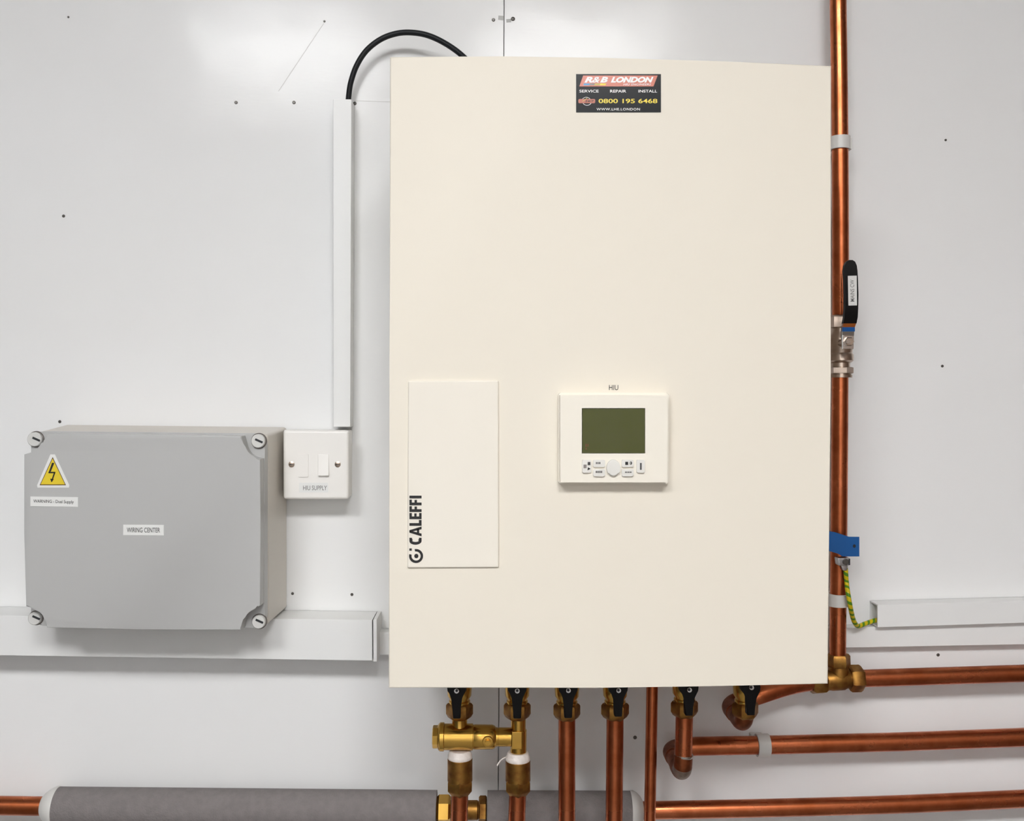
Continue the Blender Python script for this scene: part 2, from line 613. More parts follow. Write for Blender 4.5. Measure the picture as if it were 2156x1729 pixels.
# sticker
st = obj('company_sticker', G().px(rect(1213, 156, 1391.7, 236.6), DF + 0.0004, DF - 0.0005), M['sticker'], hiu, label='black company sticker with orange banner')
DS = DF + 0.0005
obj('banner', G().px([(1227.8, 159), (1384.6, 159), (1375.8, 182), (1219.7, 182)], DS + 0.0001, DS - 0.0002), M['orange'], st)
bx = [1228.3, 1240.8, 1251.2, 1263.0, 1275.3]
for i, mm in enumerate(('blue_p', 'grey_p', 'khaki_p', 'yellow_p')):
    obj('colour_bar', G().px([(bx[i] + 1.2, 175.6), (bx[i + 1] + 1.2, 175.6), (bx[i + 1] - 0.2, 179.6), (bx[i] - 0.2, 179.6)],
                             DS + 0.0002, DS - 0.0001), M[mm], st)
DT = DS + 0.0001
for s_, xa, xb, bo in (('R', 1230.4, 1248, 0.05), ('&', 1246.6, 1263.4, 0.022), ('B', 1263.2, 1280.2, 0.05), ('LONDON', 1286, 1376, 0.055)):
    text('lettering', s_, rect(xa, 161.8, xb, 174), DT, M['white_p'], st, bold=bo, shear=0.33)
text('lettering', 'HIU ENGINEERS', rect(1312.5, 175.7, 1370.7, 179.8), DT, M['white_p'], st, shear=0.25, space=1.08)
for s, a, b in (('SERVICE', 1219.8, 1260.5), ('REPAIR', 1284.6, 1318.5), ('INSTALL', 1344.2, 1383.5)):
    text('lettering', s, rect(a, 189, b, 194.8), DT, M['white_p'], st, bold=0.012)
text('lettering', '0800 195 6468', rect(1260.3, 208, 1384.1, 217.4), DT, M['yellow_p'], st, bold=0.016)
text('lettering', 'WWW.LHE.LONDON', rect(1255.9, 227.4, 1347.3, 232.6), DT, M['white_p'], st, bold=0.01, space=1.14)
obj('badge', G().px(rrect(1217.8, 208.5, 1253.2, 217.2, 2.4), DS + 0.0002, DS - 0.0002), M['orange2'], st)
g = G()
ring_px(g, 1234.5, 213.4, 9.2, 10.0, DS + 0.0001, DS - 0.0002, 205, 335, 16, 9.0)
ring_px(g, 1236.0, 212.8, 9.2, 10.2, DS + 0.0001, DS - 0.0002, 30, 150, 16, 9.4)
obj('clock_ring', g, M['white_p'], st)
g = G().px([(1226.2, 213.2), (1236.4, 205.6), (1237, 206.4), (1226.8, 214)], DS + 0.0003, DS - 0.0002)
obj('clock_hand', g, M['khaki_p'], st)
text('lettering', '24/7', rect(1231.4, 210.6, 1250.6, 215.2), DS + 0.0003, M['print'], st, bold=0.015, shear=0.2)

# controller
text('lettering', 'HIU', rect(1282.3, 810.8, 1301.8, 821.6), DF + 0.0002, M['print_dark'], hiu, bold=0.004)
ctl = obj('control_panel', G().px(rrect(1175.5, 827, 1409, 1020, 6), DF + 0.006, DF - 0.001, 0.0012, 2), M['ctrl'], hiu)
DC = DF + 0.017
g = G()
frame_px(g, [(1179.5, 832), (1406, 832), (1405.5, 1016), (1180, 1016)], rect(1225, 859.5, 1358.5, 955), DC, DF + 0.004)
obj('face_plate', g, M['ctrl'], ctl)
obj('screen', G().px(rect(1226.3, 860.5, 1357.3, 954), DC - 0.0012, DF + 0.0045), M['screen'], ctl)
for a in ((1233, 935, 1235, 941), (1237.3, 935, 1238.8, 941), (1233, 943.5, 1235.3, 946.5)):
    obj('screen_mark', G().px(rect(*a), DC - 0.0010, DC - 0.0014), M['icon_red'], ctl)
# gap around each button, then the button itself
for a in ((1226, 968.4, 1245, 995.5), (1249, 968.4, 1274, 983.6), (1249, 988, 1274, 1003), (1309.3, 968.4, 1334, 983.6),
          (1309.3, 988, 1334, 1003), (1340.5, 968.4, 1357.5, 995.5)):
    obj('button', G().px(rrect(a[0], a[1], a[2], a[3], 2.2), DC + 0.0024, DC - 0.001, 0.0006, 2), M['button'], ctl)
c = P(1291.8, 985.2, DC)
g = G()
g.px(ellipse(1291.8, 985.2, 14.4, 17.4, 36), DC + 0.0036, DC - 0.001, 0.0012, 3)
obj('dial', g, M['button'], ctl)
DB = DC + 0.0024
for a, mm in (((1237.4, 973, 1243, 979.5), 'print_dark'), ((1228.6, 978.5, 1235, 986), 'grey_p'), ((1254.5, 973.2, 1258.5, 977), 'print_grey'),
              ((1259.4, 973.2, 1264.5, 977), 'print_grey'), ((1254, 991.6, 1258.4, 996), 'print_grey'), ((1259, 991.6, 1263, 996), 'print_grey'),
              ((1263.6, 991.6, 1268, 996), 'print_grey'), ((1316.5, 972.5, 1322.5, 979), 'print'), ((1326, 972.5, 1327.4, 978), 'print_grey'),
              ((1316, 993, 1320, 996), 'print_grey'), ((1320.7, 993, 1325, 996), 'print_grey'), ((1325.6, 993, 1329.8, 996), 'print_grey'),
              ((1347.6, 975, 1351, 989.5), 'print_dark')):
    obj('button_symbol', G().px(rect(*a), DB + 0.0003, DB - 0.0003), M[mm], ctl)
obj('button_symbol', G().px([(1238, 984), (1243.5, 987.3), (1237, 990.5)], DB + 0.0003, DB - 0.0003), M['print'], ctl)
obj('button_symbol', ring_px(G(), 1327.2, 975.2, 1.6, 3.6, DB + 0.0003, DB - 0.0003, -80, 80, 10), M['print'], ctl)

# ------------------------------------------------------------------ grey wiring enclosure
DLID = 0.124
p0 = P(320, 1300, 0.09)
enc = thing('wiring_enclosure', 'grey plastic wiring box with yellow warning triangle on its lid', 'electrical box', (p0.x, -0.001, p0.z))
fr = [P(x, y, 0.088) for x, y in ((80, 909), (564, 914), (565, 1316), (80, 1311))]
bk = [P(x, y, 0.001) for x, y in ((137, 894), (605, 899), (605, 1280), (137, 1274))]
obj('body', G().prism(fr, bk, 0.004, 3, True), M['abs2'], enc)
# rim of the lid, standing proud all round, with the corner lobes that take the screws
obj('lid_rim', G().px([(q[0], q[1] + (q[0] - 311) * 0.0103) for q in rrect(65.5, 911, 557.5, 1320, 24, 6)], 0.105, 0.0895, 0.002, 2), M['abs'], enc)
poly = []
poly += [(100, 913.2), (300, 915), (508, 918.5)]
poly += [(545 - 33 * math.cos(math.radians(a)), 929 + 37 * math.sin(math.radians(a))) for a in range(8, 90, 12)]
poly += [(548, 967), (548.5, 1120), (548, 1276)]
poly += [(547 - 36 * math.sin(math.radians(a)), 1312 - 34 * math.cos(math.radians(a))) for a in range(6, 90, 12)]
poly += [(508, 1327), (300, 1325.3), (98, 1322)]
poly += [(66 + 30 * math.cos(math.radians(a)), 1306 - 25 * math.sin(math.radians(a))) for a in range(0, 85, 12)]
poly += [(54, 1277), (51, 1120), (50, 957)]
poly += [(64 + 26 * math.sin(math.radians(a)), 927 + 25 * math.cos(math.radians(a))) for a in range(12, 90, 12)]
lid_front = [P(x, y, DLID) for x, y in poly]
obj('lid', G().prism(lid_front, [Vector((p.x, -0.104, p.z)) for p in lid_front], 0.0016, 2), M['abs'], enc)
for x, y, r in ((76, 925, 15), (545, 928.5, 14.5), (76, 1301, 13.5), (546, 1308.5, 14)):
    d = 0.105
    p = P(x, y, d)
    u = U(d)
    s = obj('corner_screw', G().lathe(p, p + Vector((0, -1, 0)), [(-0.002, r * u), (0.004, r * u), (0.005, r * u * 0.9)], 24), M['abs_screw'], enc)
    g = G()
    ring_px(g, x, y, r + 0.3, r + 2.2, d + 0.0006, d - 0.001)
    obj('ring_gap', g, M['groove'], s)
    a = math.radians(24)
    ux, uy = math.cos(a) * 8.5, math.sin(a) * 8.5
    vx, vy = -math.sin(a) * 2.2, math.cos(a) * 2.2
    obj('slot', G().px([(x - ux + vx, y - uy + vy), (x - ux - vx, y - uy - vy), (x + ux - vx, y + uy - vy), (x + ux + vx, y + uy + vy)],
                       d + 0.0054, d + 0.004), M['slot'], s)
ws = obj('warning_sticker', G().px([(106, 957), (115.5, 957), (146, 1022), (145, 1027), (79, 1027), (78, 1022)], DLID + 0.0004, DLID - 0.0004), M['label'], enc)
obj('triangle_edge', G().px([(110.8, 962.5), (138.8, 1022), (83.4, 1022)], DLID + 0.0006, DLID), M['warn_edge'], ws)
obj('yellow_triangle', G().px([(110.8, 966), (136.6, 1020.2), (85.6, 1020.2)], DLID + 0.0008, DLID), M['warn'], ws, label='yellow triangle')
g = G()
for q in ([(109.6, 974.5), (114.2, 975), (107, 993), (102.5, 994.5)], [(102, 993.6), (116.5, 993.6), (116, 996.6), (102, 996.6)],
          [(113.6, 995), (116.6, 995), (111.3, 1010), (108.6, 1010)], [(105.6, 1008), (113.2, 1009), (108.4, 1016)]):
    g.px(q, DLID + 0.001, DLID + 0.0002)
obj('lightning_symbol', g, M['print'], ws)
lb = obj('name_label', G().px([(64, 1045.6), (164, 1047), (163.8, 1067.6), (64, 1066)], DLID + 0.0004, DLID - 0.0004), M['label'], enc)
text('lettering', 'WARNING - Dual Supply', [(70.3, 1051.8), (155.2, 1053.6), (155.2, 1062.2), (70.3, 1060.4)], DLID + 0.0005, M['print_dark'], lb, bold=0.006)
lb = obj('name_label', G().px([(259.5, 1105), (344.8, 1105.6), (344.6, 1127.6), (259.3, 1127)], DLID + 0.0004, DLID - 0.0004), M['label'], enc)
text('lettering', 'WIRING CENTER', [(267, 1111), (337, 1111.5), (337, 1121.7), (267, 1121.2)], DLID + 0.0005, M['print_dark'], lb, bold=0.004)

# ------------------------------------------------------------------ fused switch
p0 = P(665, 1052, 0.02)
sw = thing('fused_switch', 'square white fused switch beside the grey wiring box', 'switch', (p0.x, -0.001, p0.z))
fr = [P(x, y, 0.036) for x, y in ((597, 905), (733.5, 906), (733, 1050), (597.5, 1049.5))]
obj('back_box', G().prism(fr, [Vector((p.x * 1.0, -0.0008, p.z)) for p in fr], 0.002, 2, True), M['accessory'], sw)
fp = obj('face_plate', G().px([(595.5, 905.5), (734.5, 906.5), (734, 1052), (596, 1051.5)], 0.046, 0.0362, 0.0035, 3), M['accessory'], sw)
for x in (613.8, 711):
    p = P(x, 977.8, 0.046)
    r = 6.3 * U(0.046)
    s = obj('plate_screw', G().lathe(p, p + Vector((0, -1, 0)), [(-0.001, r), (0.0006, r), (0.0012, r * 0.6)], 16), M['nickel'], sw)
    obj('slot', G().px(rect(x - 4.5, 977, x + 4.5, 978.6), 0.0475, 0.0465), M['slot'], s)
obj('fuse_carrier', G().px(rrect(628, 956.5, 649, 1005, 2), 0.0471, 0.045, 0.0003, 2), M['accessory'], sw)
obj('rocker', G().prism([P(x, y, dd) for x, y, dd in ((669.5, 957, 0.0468), (692, 957, 0.0468), (692, 1002, 0.0505), (669.5, 1002, 0.0505))],
                        [P(x, y, 0.045) for x, y in ((669.5, 957), (692, 957), (692, 1002), (669.5, 1002))], 0.0006, 2), M['accessory'], sw)
lb = obj('name_label', G().px(rect(629.5, 1016.5, 691, 1037), 0.0463, 0.045), M['label'], sw)
text('lettering', 'HIU SUPPLY', rect(638, 1022.6, 688.3, 1032.4), 0.0464, M['print_grey'], lb, bold=0.004)


# ------------------------------------------------------------------ trunking
def trunk(name, label, quad, d, along='x', closed=False, wt=0.0016, group='white cable trunking runs'):
    """Hollow trunking: a channel on the wall and a clip-on lid; quad = front face in pixels (TL, TR, BR, BL)."""
    tl, tr, br, bl = [P(x, y, d) for x, y in quad]
    c = (tl + tr + br + bl) / 4
    t = thing(name, label, 'trunking', (c.x, -0.0005, min(bl.z, br.z)), group)

    def bar(a, b, cc, e, y1, y0):
        q = [a, b, cc, e]
        return [Vector((p.x, -y1, p.z)) for p in q], [Vector((p.x, -y0, p.z)) for p in q]
    g = G()
    g.prism(*bar(tl, tr, br, bl, wt, 0.0004))
    if along == 'x':
        vt, vb = (bl - tl).normalized() * wt, (tl - bl).normalized() * wt
        g.prism(*bar(tl, tr, tr + vt, tl + vt, d - 0.0026, 0.0004))
        g.prism(*bar(bl, br, br + vb, bl + vb, d - 0.0026, 0.0004))
    else:
        hl, hr = (tr - tl).normalized() * wt, (tl - tr).normalized() * wt
        g.prism(*bar(tl, tl + hl, bl + hl, bl, d - 0.0026, 0.0004))
        g.prism(*bar(tr + hr, tr, br, br + hr, d - 0.0026, 0.0004))
    obj('channel', g, M['pvc'], t)
    obj('lid', G().prism(*bar(tl, tr, br, bl, d, d - 0.0024), 0.0007, 2), M['pvc'], t)
    return t, (tl, tr, br, bl)


tv, _ = trunk('trunking', 'narrow vertical white trunking rising from the fused switch', [(701, 208.5), (740, 209), (737.5, 899), (702, 899)], 0.028, 'z')
th, q = trunk('trunking', 'wide horizontal white trunking below the grey wiring box', [(-240, 1293), (783.5, 1306), (784, 1391.5), (-240, 1377)], 0.05, 'x')
tl, tr, br, bl = q
e = Vector((1, 0, -0.012)).normalized()
g = G()
fr = [Vector(p) for p in (tr + e * 0.0012, tr + e * 0.006, br + e * 0.006, br + e * 0.0012)]
fr = [Vector((p.x, -0.0515, p.z + (0.001 if i < 2 else -0.001))) for i, p in enumerate(fr)]
g.prism(fr, [Vector((p.x, -0.0006, p.z)) for p in fr], 0.001, 2)
obj('end_cap', g, M['pvc'], th)
trunk('trunking', 'short small white trunking between the wide trunking and the cabinet', [(797.5, 1332), (900, 1333), (900, 1380), (797.5, 1379)], 0.022, 'x')
trunk('trunking', 'low white trunking on the right, underneath the open-ended one', [(1690, 1324.5), (2330, 1306), (2330, 1354), (1690, 1366)], 0.016, 'x')
tu, q = trunk('trunking', 'open-ended white mini trunking holding the end of the earth wire', [(1848, 1273.5), (2330, 1261.5), (2330, 1306.5), (1848, 1321.5)], 0.026, 'x')

# ------------------------------------------------------------------ black cable
pts = [(731, 260, 0.013), (732.5, 225, 0.0135), (734.5, 200, 0.016), (739, 172, 0.019), (751, 138, 0.022), (772, 106, 0.025), (803, 82, 0.028),
       (838, 70, 0.031), (872, 69, 0.034), (905, 76, 0.037), (940, 93, 0.041), (973, 117, 0.046), (1003, 150, 0.053), (1022, 190, 0.06), (1030, 237, 0.066)]
tag(obj('cable', G().tube(catmull([P(*q) for q in pts], 6), 6.0 * U(0.05), 16), M['rubber']),
    'black cable looping from the vertical trunking over the cabinet top', 'cable')


# ------------------------------------------------------------------ pipes
def pipe(name, label, pts, rpx, m='copper', group='copper pipes', smooth=0, d_for_r=None, n=24):
    ws_ = [P(*q) for q in pts]
    if smooth:
        ws_ = catmull(ws_, smooth)
    r = rpx * U(pts[0][2] if d_for_r is None else d_for_r)
    return tag(obj('copper_pipe', G().tube(ws_, r, n), M[m]), label, 'pipe', group)


WD = 0.036
pipe('', 'upright copper pipe right of the cabinet, above the lever valve', [(1764, -120, WD), (1764.5, 0, WD), (1766.5, 130, WD), (1768.5, 300, WD), (1769.5, 500, WD), (1769.5, 672, WD)], 17.2, smooth=4)
pipe('', 'upright copper pipe right of the cabinet, between lever valve and brass tee', [(1768.7, 785, WD), (1768, 900, WD), (1767, 1050, WD), (1765.5, 1200, WD), (1763.5, 1384, WD)], 17.2, smooth=4)
pipe('', 'horizontal copper pipe leaving the brass tee to the right', [(1806, 1429, WD), (1980, 1423.5, WD), (2156, 1418, WD), (2330, 1411, WD)], 18.3)
pipe('', 'lowest horizontal copper pipe on the right, running behind the thin upright', [(1346, 1706.5, WD), (1382, 1706.3, WD), (1640, 1701, WD), (1900, 1693.5, WD), (2156, 1682, WD), (2330, 1673, WD)], 18.6, smooth=4)
pipe('', 'short bare copper pipe end at the lower left edge', [(-150, 1694.5, WD), (0, 1696.5, WD), (120, 1698, WD)], 19.3)

# ------------------------------------------------------------------ isolation valves under the cabinet
DV = 0.12


def nut(g, p0, p1, l, r, n=6, phase=0.0, c=0.86):
    g.lathe(p0, p1, [(0, r * c), (l * 0.16, r), (l * 0.84, r), (l, r * c)], n, phase)
    return g


def valve(label, cx, nb, hx, hb, cy_screw, rn=28.5, top=1374):
    u = U(DV)
    a = P(cx, nb, DV)
    up = Vector((0, 0, 1))
    t = thing('isolation_valve', label, 'valve', a, 'isolation valves under the cabinet')
    g = G()
    g.lathe(a, a + up, [(0, rn * 0.66 * u), (4 * u, rn * 0.86 * u), (11 * u, rn * u), (29 * u, rn * u), (33 * u, rn * 0.9 * u)], 6, math.radians(30))
    obj('nut', g, M['brass_old'], t)
    topz = (P(cx, top, DV).z - a.z)
    g = G()
    g.lathe(a, a + up, [(31 * u, 21 * u), (36 * u, 22.5 * u), (39 * u, 22.5 * u), (40 * u, 20.5 * u), (44 * u, 21 * u), (50 * u, 25 * u), (66 * u, 26 * u),
                        (84 * u, 25 * u), (96 * u, 21 * u), (topz, 21 * u)], 28)
    obj('body', g, M['brass'], t)
    # black lever hanging in front, its hub level with the lower edge of the cabinet
    dh = 0.162
    z0 = cy_screw
    pl = [(hx - 8.2, hb - 2), (hx - 6.8, hb), (hx + 6.8, hb), (hx + 8.2, hb - 2), (hx + 9.2, 1471), (hx + 11, 1466), (hx + 19.5, 1456), (hx + 20.5, 1447),
          (hx + 17, 1436), (hx + 8, 1430), (hx - 8, 1430), (hx - 17, 1436), (hx - 20.5, 1447), (hx - 19.5, 1456), (hx - 11, 1466), (hx - 9.2, 1471)]
    obj('lever', G().px(pl, dh, dh - 0.009, 0.0012, 2), M['black'], t)
    c = P(hx, cy_screw - 3, dh)
    us = U(dh)
    obj('stem', G().lathe(Vector((c.x, -DV - 0.008, c.z)), c, [(0, 9 * us), (0.029, 9 * us)], 16), M['brass'], t)
    s = obj('lever_screw', G().lathe(c, c + Vector((0, -1, 0)), [(-0.001, 6.5 * us), (0.002, 6.5 * us), (0.003, 5 * us)], 8), M['chrome'], t)
    obj('recess', G().px(ellipse(hx, cy_screw - 2.4, 3.0, 3.0, 10), dh + 0.0034, dh + 0.002), M['slot'], s)
    return t


valve('leftmost black-levered brass valve, above the bypass body with end cap', 967.5, 1514, 961.5, 1514, 1457)
valve('second black-levered brass valve from the left, above the bypass side branch', 1089, 1514, 1089, 1514, 1457)
valve('third black-levered brass valve from the left, on a plain copper pipe', 1193.5, 1515, 1196.5, 1513, 1456)
valve('fourth black-levered brass valve from the left, beside the thin copper pipe', 1295, 1514, 1302, 1510, 1456, 29.5)
valve('fifth black-levered brass valve from the left, over a tin-stained copper elbow', 1441, 1509, 1451, 1508, 1455, 29, 1372)
valve('rightmost black-levered brass valve, over the short elbow', 1569, 1512, 1581.5, 1507, 1450, 28, 1368)

pipe('', 'upright copper pipe dropping from the third valve from the left', [(1193.5, 1506, DV), (1193.5, 1800, DV)], 18.0)
pipe('', 'upright copper pipe dropping from the fourth valve from the left', [(1295, 1506, DV), (1292, 1800, DV)], 18.2)
pipe('', 'thin upright copper pipe between the fourth and fifth valves', [(1374.5, 1393, 0.105), (1373, 1450, 0.105), (1368, 1729, 0.105), (1366.5, 1800, 0.105)], 12.3)
pipe('', 'copper pipe below the left brass coupling, in front of the lower brass tee', [(968.5, 1655, DV), (966.5, 1729, DV), (965, 1800, DV)], 18.0)
pipe('', 'copper pipe below the second brass coupling, in front of the grey foam', [(1090.5, 1655, DV), (1088, 1729, DV), (1085, 1800, DV)], 18.2)


# ------------------------------------------------------------------ bypass valve joining the two left valves
u = U(DV)
ay = 1551.5
p0 = P(910.6, ay, DV)
p1 = P(1075, ay + 0.5, DV)
by = thing('bypass_valve', 'polished brass bypass body lying across below the two left valves', 'valve', P(1000, 1580, DV))
ax = (p1 - p0).normalized()
g = G()
g.lathe(p0, p1, [(24 * u, 27 * u), (85 * u, 27.3 * u), (86 * u, 25 * u), (87.5 * u, 25 * u), (88.5 * u, 25.6 * u), (126 * u, 25 * u), (131 * u, 23 * u),
                 (134 * u, 19.8 * u), (137 * u, 19.8 * u), (137.5 * u, 18.8 * u), (139 * u, 18.8 * u), (139.5 * u, 19.5 * u), (166 * u, 19.5 * u)], 32)
obj('barrel', g, M['brass'], by)
g = G()
g.lathe(p0, p1, [(0, 21 * u), (1.5 * u, 23.5 * u), (12 * u, 23.5 * u), (13 * u, 21.5 * u)], 8, math.radians(22.5))
obj('end_cap', g, M['brass'], by)
g = G()
g.lathe(p0, p1, [(11 * u, 24 * u), (13 * u, 27 * u), (16 * u, 29.5 * u), (24 * u, 29.5 * u), (25.5 * u, 27 * u)], 28)
obj('collar', g, M['brass'], by)
g = G()
a = P(967.8, 1541, DV)
g.lathe(a, a + Vector((0, 0, 1)), [(-16 * u, 17 * u), (2 * u, 17 * u), (4 * u, 16 * u), (28 * u, 16 * u)], 24)
obj('upper_socket', g, M['brass'], by)
g = G()
a = P(1091.5, 1583, DV)
g.lathe(a, a + Vector((0, 0, 1)), [(0, 17 * u), (36 * u, 17.4 * u), (46 * u, 17.4 * u), (48 * u, 15.6 * u), (70 * u, 15.6 * u)], 24)
obj('side_branch', g, M['brass'], by)
g = G().px(rect(1077.5, 1541.5, 1099, 1578.5), DV + 0.0105, DV - 0.004, 0.0008, 2)
obj('branch_flat', g, M['brass'], by)
c = P(1027, 1560, DV + 0.011)
g = G()
g.lathe(c, c + Vector((0, -1, 0)), [(-0.004, 11.5 * u), (0.003, 11.5 * u), (0.004, 10.5 * u), (0.0042, 7 * u), (0.0052, 7 * u), (0.0052, 5.4 * u), (0.008, 5.2 * u)], 20)
k = obj('drain_plug', g, M['brass'], by)
p = P(1027, 1566, DV + 0.0155)
obj('plug_key', G().lathe(p, p + Vector((0, -1, 0)), [(-0.001, 3.4 * u), (0.002, 3.0 * u)], 10), M['brass'], k)

for cx, y_top, lab in ((968.5, 1596, 'brass coupling with white thread tape below the bypass end cap'),
                       (1090.5, 1600, 'brass coupling with loose white thread tape below the bypass side branch')):
    a = P(cx, 1674, DV)
    t = thing('pipe_coupling', lab, 'pipe fitting', a, 'brass couplings under the bypass')
    h = (1674 - y_top) * u
    up = a + Vector((0, 0, 1))
    obj('sleeve', G().lathe(a, up, [(30 * u, 25 * u), (31 * u, 26.3 * u), (h - 1.5 * u, 26.3 * u), (h, 25 * u)], 28), M['brass_old'], t)
    obj('nut', G().lathe(a, up, [(0, 18.5 * u), (8 * u, 25 * u), (13 * u, 29 * u), (30 * u, 29 * u), (35 * u, 26 * u)], 6), M['brass_old'], t)
    obj('thread_tape', G().lathe(a, up, [(h - 1 * u, 25 * u), (h + 1 * u, 26 * u), (h + 7 * u, 25.6 * u), (h + 9 * u, 24 * u), (h + 14 * u, 23.2 * u), (h + 17 * u, 21 * u)], 24), M['ptfe'], t)
    if cx > 1000:
        w_ = [P(x, y, dd) for x, y, dd in ((1068, 1594, DV - 0.004), (1060, 1597, DV - 0.004), (1053, 1603, DV - 0.003), (1047, 1612, DV - 0.003))]
        obj('loose_thread', G().tube(catmull(w_, 4), 0.0008, 8), M['ptfe'], t)


# ------------------------------------------------------------------ soldered runs: down, back to the wall, then away to the right
def dirs(a, b):
    return (Vector(b) - Vector(a)).normalized()


A = P(1441, 1506, DV)
B = P(1437.5, 1630, DV)
Cc = Vector((B.x, -WD, B.z))
r5 = 18.4 * U(DV)
t = thing('copper_pipe', 'copper pipe from the fifth valve bending to the wall and right', 'pipe', B, 'copper pipes')
obj('drop_pipe', G().tube([A, B + dirs(B, A) * 0.012], r5, 24), M['copper'], t)
e1 = fillet([B + dirs(B, A) * 0.0225, B, B + dirs(B, Cc) * 0.026], 0.0165, 12)
obj('elbow', G().tube(e1, r5 * 1.07, 24), M['copper_old_shaded'], t)
R1 = P(1466, 1571.5, WD)
Cw = Vector((Cc.x, -WD, Cc.z))
e2 = fillet([Cw + Vector((0, -0.030, 0)), Cw, Cw + dirs(Cw, R1) * 0.034], 0.018, 12)
obj('elbow', G().tube(e2, r5 * 1.08, 24), M['copper_old_shaded'], t)
obj('return_pipe', G().tube([B + dirs(B, Cc) * 0.02, Cw + Vector((0, -0.022, 0))], r5, 24), M['copper_old_shaded'], t)
run = [Cw + dirs(Cw, R1) * 0.022, R1, P(1660, 1568, WD), P(1900, 1562, WD), P(2156, 1552.5, WD), P(2330, 1544, WD)]
obj('wall_pipe', G().tube(run, 19.4 * U(WD), 24), M['copper'], t)
so = P(1440, 1591, DV)
obj('solder_ring', G().lathe(so, so + dirs(B, A), [(-0.0016, r5 * 1.03), (-0.0006, r5 * 1.1), (0.0008, r5 * 1.1), (0.0016, r5 * 1.03)], 28), M['solder'], t)
obj('solder_smear', G().tube(e1[4:10], r5 * 1.085, 24), M['solder_dull'], t)

A = P(1569, 1508, DV)
B = P(1566.5, 1526, DV)
Cw = Vector((B.x, -WD - 0.008, B.z))
t = thing('copper_pipe', 'copper pipe from the rightmost valve curving up to the brass tee', 'pipe', B, 'copper pipes')
e1 = fillet([A + Vector((0, 0, 0.010)), B, B + dirs(B, Cw) * 0.026], 0.0160, 12)
obj('elbow', G().tube(e1, r5 * 1.06, 24), M['copper_old_shaded'], t)
R1 = P(1600, 1463, 0.052)
e2 = fillet([Cw + Vector((0, -0.034, 0)), Cw, Cw + dirs(Cw, R1) * 0.034], 0.0185, 12)
obj('elbow', G().tube(e2, r5 * 1.10, 24), M['copper_old_shaded'], t)
obj('return_pipe', G().tube([B + dirs(B, Cw) * 0.02, Cw + Vector((0, -0.022, 0))], r5, 24), M['copper_old_shaded'], t)
run = catmull([Cw + dirs(Cw, R1) * 0.022, R1, P(1650, 1447, 0.046), P(1690, 1438, 0.040), P(1722, 1434, WD)], 5)
obj('wall_pipe', G().tube(run, 19.2 * U(WD), 24), M['copper'], t)

# ------------------------------------------------------------------ brass tee on the right
u = U(WD)
t = thing('tee_fitting', 'tarnished brass tee at the lower right corner of the cabinet', 'pipe fitting', P(1768, 1452, WD))
cT = P(1766, 1430, WD)
g = G()
a, b = P(1734, 1433, WD), P(1795, 1429.5, WD)
g.lathe(a, b, [(0, 21 * u), (12 * u, 21.5 * u), (16 * u, 22.5 * u), (42 * u, 22.5 * u), (48 * u, 19.5 * u), (61 * u, 19.5 * u)], 26)
a, b = P(1766, 1430, WD), P(1764.5, 1390, WD)
g.lathe(a, b, [(0, 21 * u), (22 * u, 21 * u), (27 * u, 19.5 * u), (38 * u, 19.5 * u)], 26)
obj('tee_body', g, M['brass_old'], t)
a, b = P(1765, 1404, WD), P(1764, 1377, WD)
obj('nut', nut(G(), a, b, (b - a).length, 25.5 * u, 6, math.radians(20)), M['brass_old'], t)
a, b = P(1788, 1429, WD), P(1815, 1428.5, WD)
obj('nut', nut(G(), a, b, (b - a).length, 28.5 * u, 6, math.radians(15), 0.9), M['brass_old'], t)
a, b = P(1738, 1434, WD), P(1707, 1435.5, WD)
obj('nut', nut(G(), a, b, (b - a).length, 28 * u, 6, math.radians(20)), M['brass_old'], t)

# ------------------------------------------------------------------ foam-clad pipe and its brass tee at the lower left
t = thing('pipe_insulation', 'long grey foam sleeve on the pipe at the lower left', 'pipe insulation', P(500, 1739, WD), 'grey foam sleeves')
a, b = P(112, 1698, WD), P(919, 1705, WD)
L = (b - a).length
R = 39.0 * u
obj('foam_sleeve', G().lathe(a, b, [(0, R * 0.82), (3 * u, R * 0.93), (9 * u, R), (L, R)], 40), M['foam'], t)
a2, b2 = P(91, 1697.6, WD), P(118, 1698, WD)
obj('end_tape', G().lathe(a2, b2, [(0, 22 * u), (5 * u, 28 * u), (14 * u, 35 * u), (26 * u, 40.2 * u), (30 * u, 39.4 * u)], 32), M['foam_end'], t)
t = thing('pipe_insulation', 'short grey foam sleeve behind the lower ends of the middle pipes', 'pipe insulation', P(1180, 1742, WD), 'grey foam sleeves')
a, b = P(1026, 1705.5, WD), P(1331, 1706.5, WD)
L = (b - a).length
obj('foam_sleeve', G().lathe(a, b, [(0, R), (L - 4 * u, R), (L, R * 0.94)], 40), M['foam'], t)
a2, b2 = P(1327, 1706.4, WD), P(1353, 1706.6, WD)
obj('end_tape', G().lathe(a2, b2, [(0, 39.6 * u), (6 * u, 40 * u), (14 * u, 36 * u), (22 * u, 28 * u), (26 * u, 21 * u)], 32), M['foam_end'], t)

